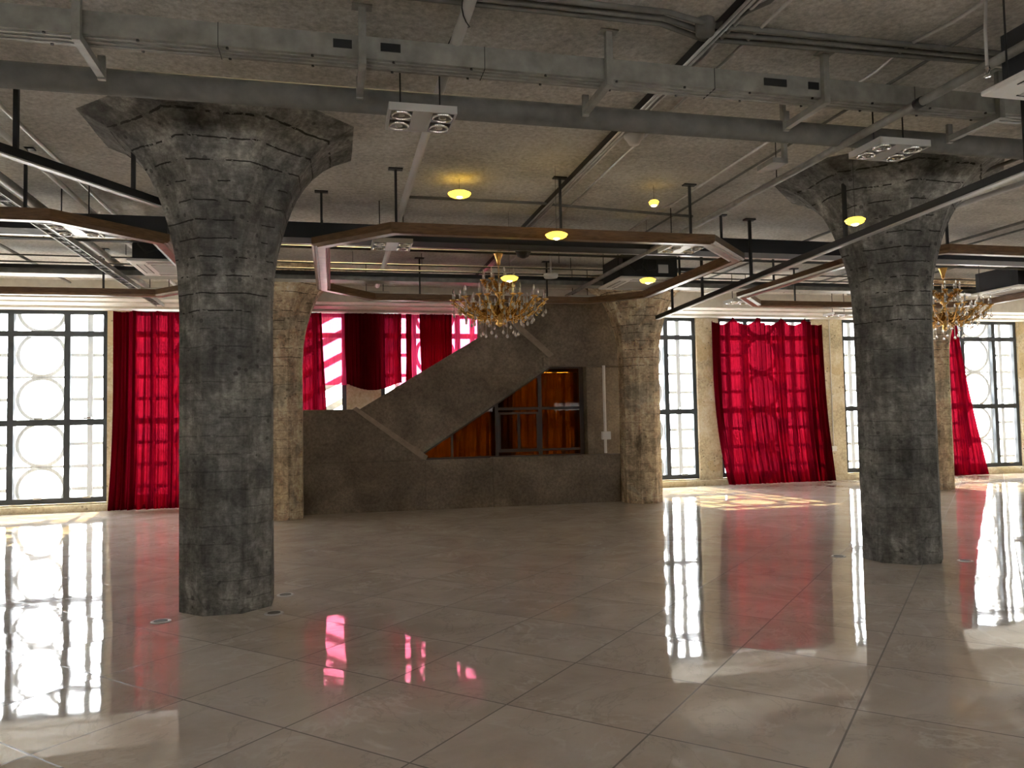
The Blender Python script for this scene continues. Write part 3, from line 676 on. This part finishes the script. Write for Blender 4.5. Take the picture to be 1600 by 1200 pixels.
# lamp reflections in the viewing glass, added here as hanging amber discs
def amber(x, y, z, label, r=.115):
    t = thing('amber_lamp_reflection', label, 'lamp', (x, y, z), 'amber lamp reflections built as discs')
    bm = B(); lathe(bm, [(.02, .04), (r*.7, .036), (r*1.0, .02), (r, .014), (r*.78, .006), (r*.9, -.002), (r*.7, -.014), (.03, -.02)][::-1], 0, 0, 24); obj('reflection_disc', bm, 'amber', t, True)
    bm = B(); lathe(bm, [(.008, -.034), (.028, -.026), (.034, -.018)], 0, 0, 14); obj('bulb', bm, 'bulb', t, True)  # bright middle of the reflection, modelled as a small cap
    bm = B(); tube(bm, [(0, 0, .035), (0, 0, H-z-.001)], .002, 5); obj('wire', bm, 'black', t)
amber(1.29, 7.75, 3.83, 'amber lamp reflection built as a disc on the ceiling above the octagonal frame, nearest of its kind', .12)
amber(2.15, 7.18, 3.295, 'amber lamp reflection built as a disc in front of the near rim of the octagonal frame', .11)
amber(2.06, 8.86, 3.18, 'amber lamp reflection built as a disc beside the crown of the near chandelier', .105)
amber(3.82, 8.86, 3.195, 'amber lamp reflection built as a disc in front of the white air conditioner', .10)
amber(3.38, 7.62, 3.80, 'small amber lamp reflection built as a disc high on the ceiling left of the right column', .055)
amber(4.47, 5.82, 3.18, 'amber lamp reflection built as a disc in front of the head of the right column', .085)

# chandeliers
def chandelier(x, y, z, label):
    """z = level of the arms' hub"""
    t = thing('chandelier', label, 'chandelier', (x, y, z), 'brass candle chandeliers with crystal drops')
    bm = B(); lathe(bm, [(.02, .60), (.03, .66), (.06, .74), (.07, .75), (.02, .755)], 0, 0, 20); obj('ceiling_rose', bm, 'brass', t, True)
    bm = B()
    for k in range(11):
        zc = .385+k*.021; ang = (k % 2)*PI/2
        tube(bm, [(.011*math.cos(a)*math.cos(ang), .011*math.cos(a)*math.sin(ang), zc+.015*math.sin(a)) for a in [i*PI/5 for i in range(11)]], .003, 5, False)
    obj('chain', bm, 'brass', t)
    bm = B(); lathe(bm, [(.004, -.20), (.03, -.185), (.045, -.16), (.03, -.12), (.07, -.09), (.10, -.05), (.10, -.02), (.06, .0), (.03, .03), (.045, .07), (.05, .10), (.03, .13), (.018, .17), (.03, .2), (.055, .22), (.06, .25), (.03, .27), (.018, .31), (.028, .34), (.008, .375)], 0, 0, 24); obj('stem', bm, 'brass', t, True)
    def arm_mesh(R_, z0, dz, r):
        bm = B(); pts = []
        for i in range(15):
            s = i/14; rr = .05+(R_-.05)*s
            zz = z0 - dz*math.sin(PI*s*1.12)*(1-.25*s) + .05*s**3*(R_/.6)
            pts.append((rr, .018*math.sin(s*5), zz))
        tube(bm, pts, [r*(1.25-.6*i/14) for i in range(15)], 7)
        # scroll curls
        for c, q in ((.22, -1), (.35, 1), (.52, -1), (.68, 1), (.85, -1)):
            px = .05+(R_-.05)*c; pz = pts[int(c*14)][2]
            tube(bm, [(px+.028*(1-k/14)*math.cos(k*.7), .012, pz+q*.03+.030*(1-k/14)*math.sin(k*.7)*1.3) for k in range(12)], .0065, 5)
            # leaf
            for sg in (-1, 1):
                v = [bm.verts.new(p) for p in ((px, 0, pz), (px+.03, sg*.022, pz+.02), (px+.065, sg*.008, pz+.045), (px+.03, sg*.002, pz+.012))]; bm.faces.new(v)
        e = pts[-1]
        lathe(bm, [(.006, e[2]-.015), (.02, e[2]), (.042, e[2]+.012), (.045, e[2]+.02), (.014, e[2]+.018), (.013, e[2]+.028)], e[0], e[1], 12)
        return bm, e
    def candle_mesh(e):
        bm = B(); lathe(bm, [(.012, e[2]+.028), (.012, e[2]+.085)], e[0], e[1], 10); return bm
    def bulb_mesh(e):
        bm = B(); lathe(bm, [(.006, e[2]+.085), (.014, e[2]+.10), (.015, e[2]+.115), (.009, e[2]+.14), (.002, e[2]+.16)], e[0], e[1], 10); return bm
    def drop_mesh(px, py, zt, ln):
        bm = B(); n_ = int(ln/.016)
        for k in range(n_):
            lathe(bm, [(.001, zt-k*.016), (.007, zt-.006-k*.016), (.001, zt-.013-k*.016)], px, py, 6)
        z_ = zt-n_*.016; lathe(bm, [(.002, z_), (.010, z_-.01), (.020, z_-.032), (.016, z_-.048), (.002, z_-.058)], px, py, 8); return bm
    def tier(n_, R_, z0, dz, r, rot, drops):
        first = None
        for i in range(n_):
            a = rot+2*PI*i/n_
            if first is None:
                bm, e = arm_mesh(R_, z0, dz, r); A = obj('arm', bm, 'brass', t, True); cm = obj('candle', candle_mesh(e), 'offw', A, True)
                bm_ = obj('bulb', bulb_mesh(e), 'crystal', A, True)
                D = [obj('crystal_drop', drop_mesh(e[0]+q, .0, e[2]-.015, ln), 'crystal', A, True) for q, ln in drops]
                first = A
            else:
                A = first.copy(); C.objects.link(A); A.parent = t
                for ch in first.children:
                    c = ch.copy(); C.objects.link(c); c.parent = A
            A.rotation_euler = (0, 0, a)
    tier(12, .60, .03, .13, .015, .1, ((.0, .10), (-.16, .20), (-.07, .06)))
    tier(12, .50, .07, .12, .013, .36, ((.0, .12), (-.09, .09)))
    tier(10, .36, .01, .12, .013, .3, ((.0, .20), (-.12, .32), (-.05, .08)))
    tier(8, .21, .35, .05, .010, .2, ((.0, .05), (-.06, .07)))
    return t
chandelier(2.09, 9.6, 2.90, 'brass crystal chandelier hanging inside the near octagonal frame')
chandelier(8.97, 9.75, 2.92, 'brass crystal chandelier at the far right beside the right column')

# floor outlets
for x, y, lab in ((-1.31, 6.52, 'round metal floor outlet at the front left foot of the nearest column'), (-.42, 7.18, 'round metal floor outlet behind the right side of the nearest column'), (-.47, 6.52, 'round metal floor outlet in front of the right edge of the nearest column'),
                  (5.2, 7.25, 'round metal floor outlet left of the foot of the right column'), (6.2, 6.62, 'round metal floor outlet right of the foot of the right column')):
    t = thing('floor_outlet', lab, 'floor outlet', (x, y, 0), 'round floor outlets')
    bm = B(); lathe(bm, [(.075, .0), (.075, .004), (.068, .007), (.055, .007), (.053, .004)], 0, 0, 28); obj('ring', bm, 'offw', t, True)
    bm = B(); lathe(bm, [(.05, .0045), (.05, .0075)], 0, 0, 24); obj('cover', bm, 'pipe', t)
# wall conduit with box on the pier
bm = B(); tube(bm, [(11.2, YB-.02, .75), (11.2, YB-.02, 3.69)], .012, 8); t = obj('conduit_pipe', bm, 'white'); tag(t, 'thin white conduit with a socket on the plaster pier right of the wide curtain', 'pipe')
bm = B(); bevbox(bm, 11.14, 11.26, YB-.05, YB-.001, .66, .78, .006); obj('socket', bm, 'white', t)
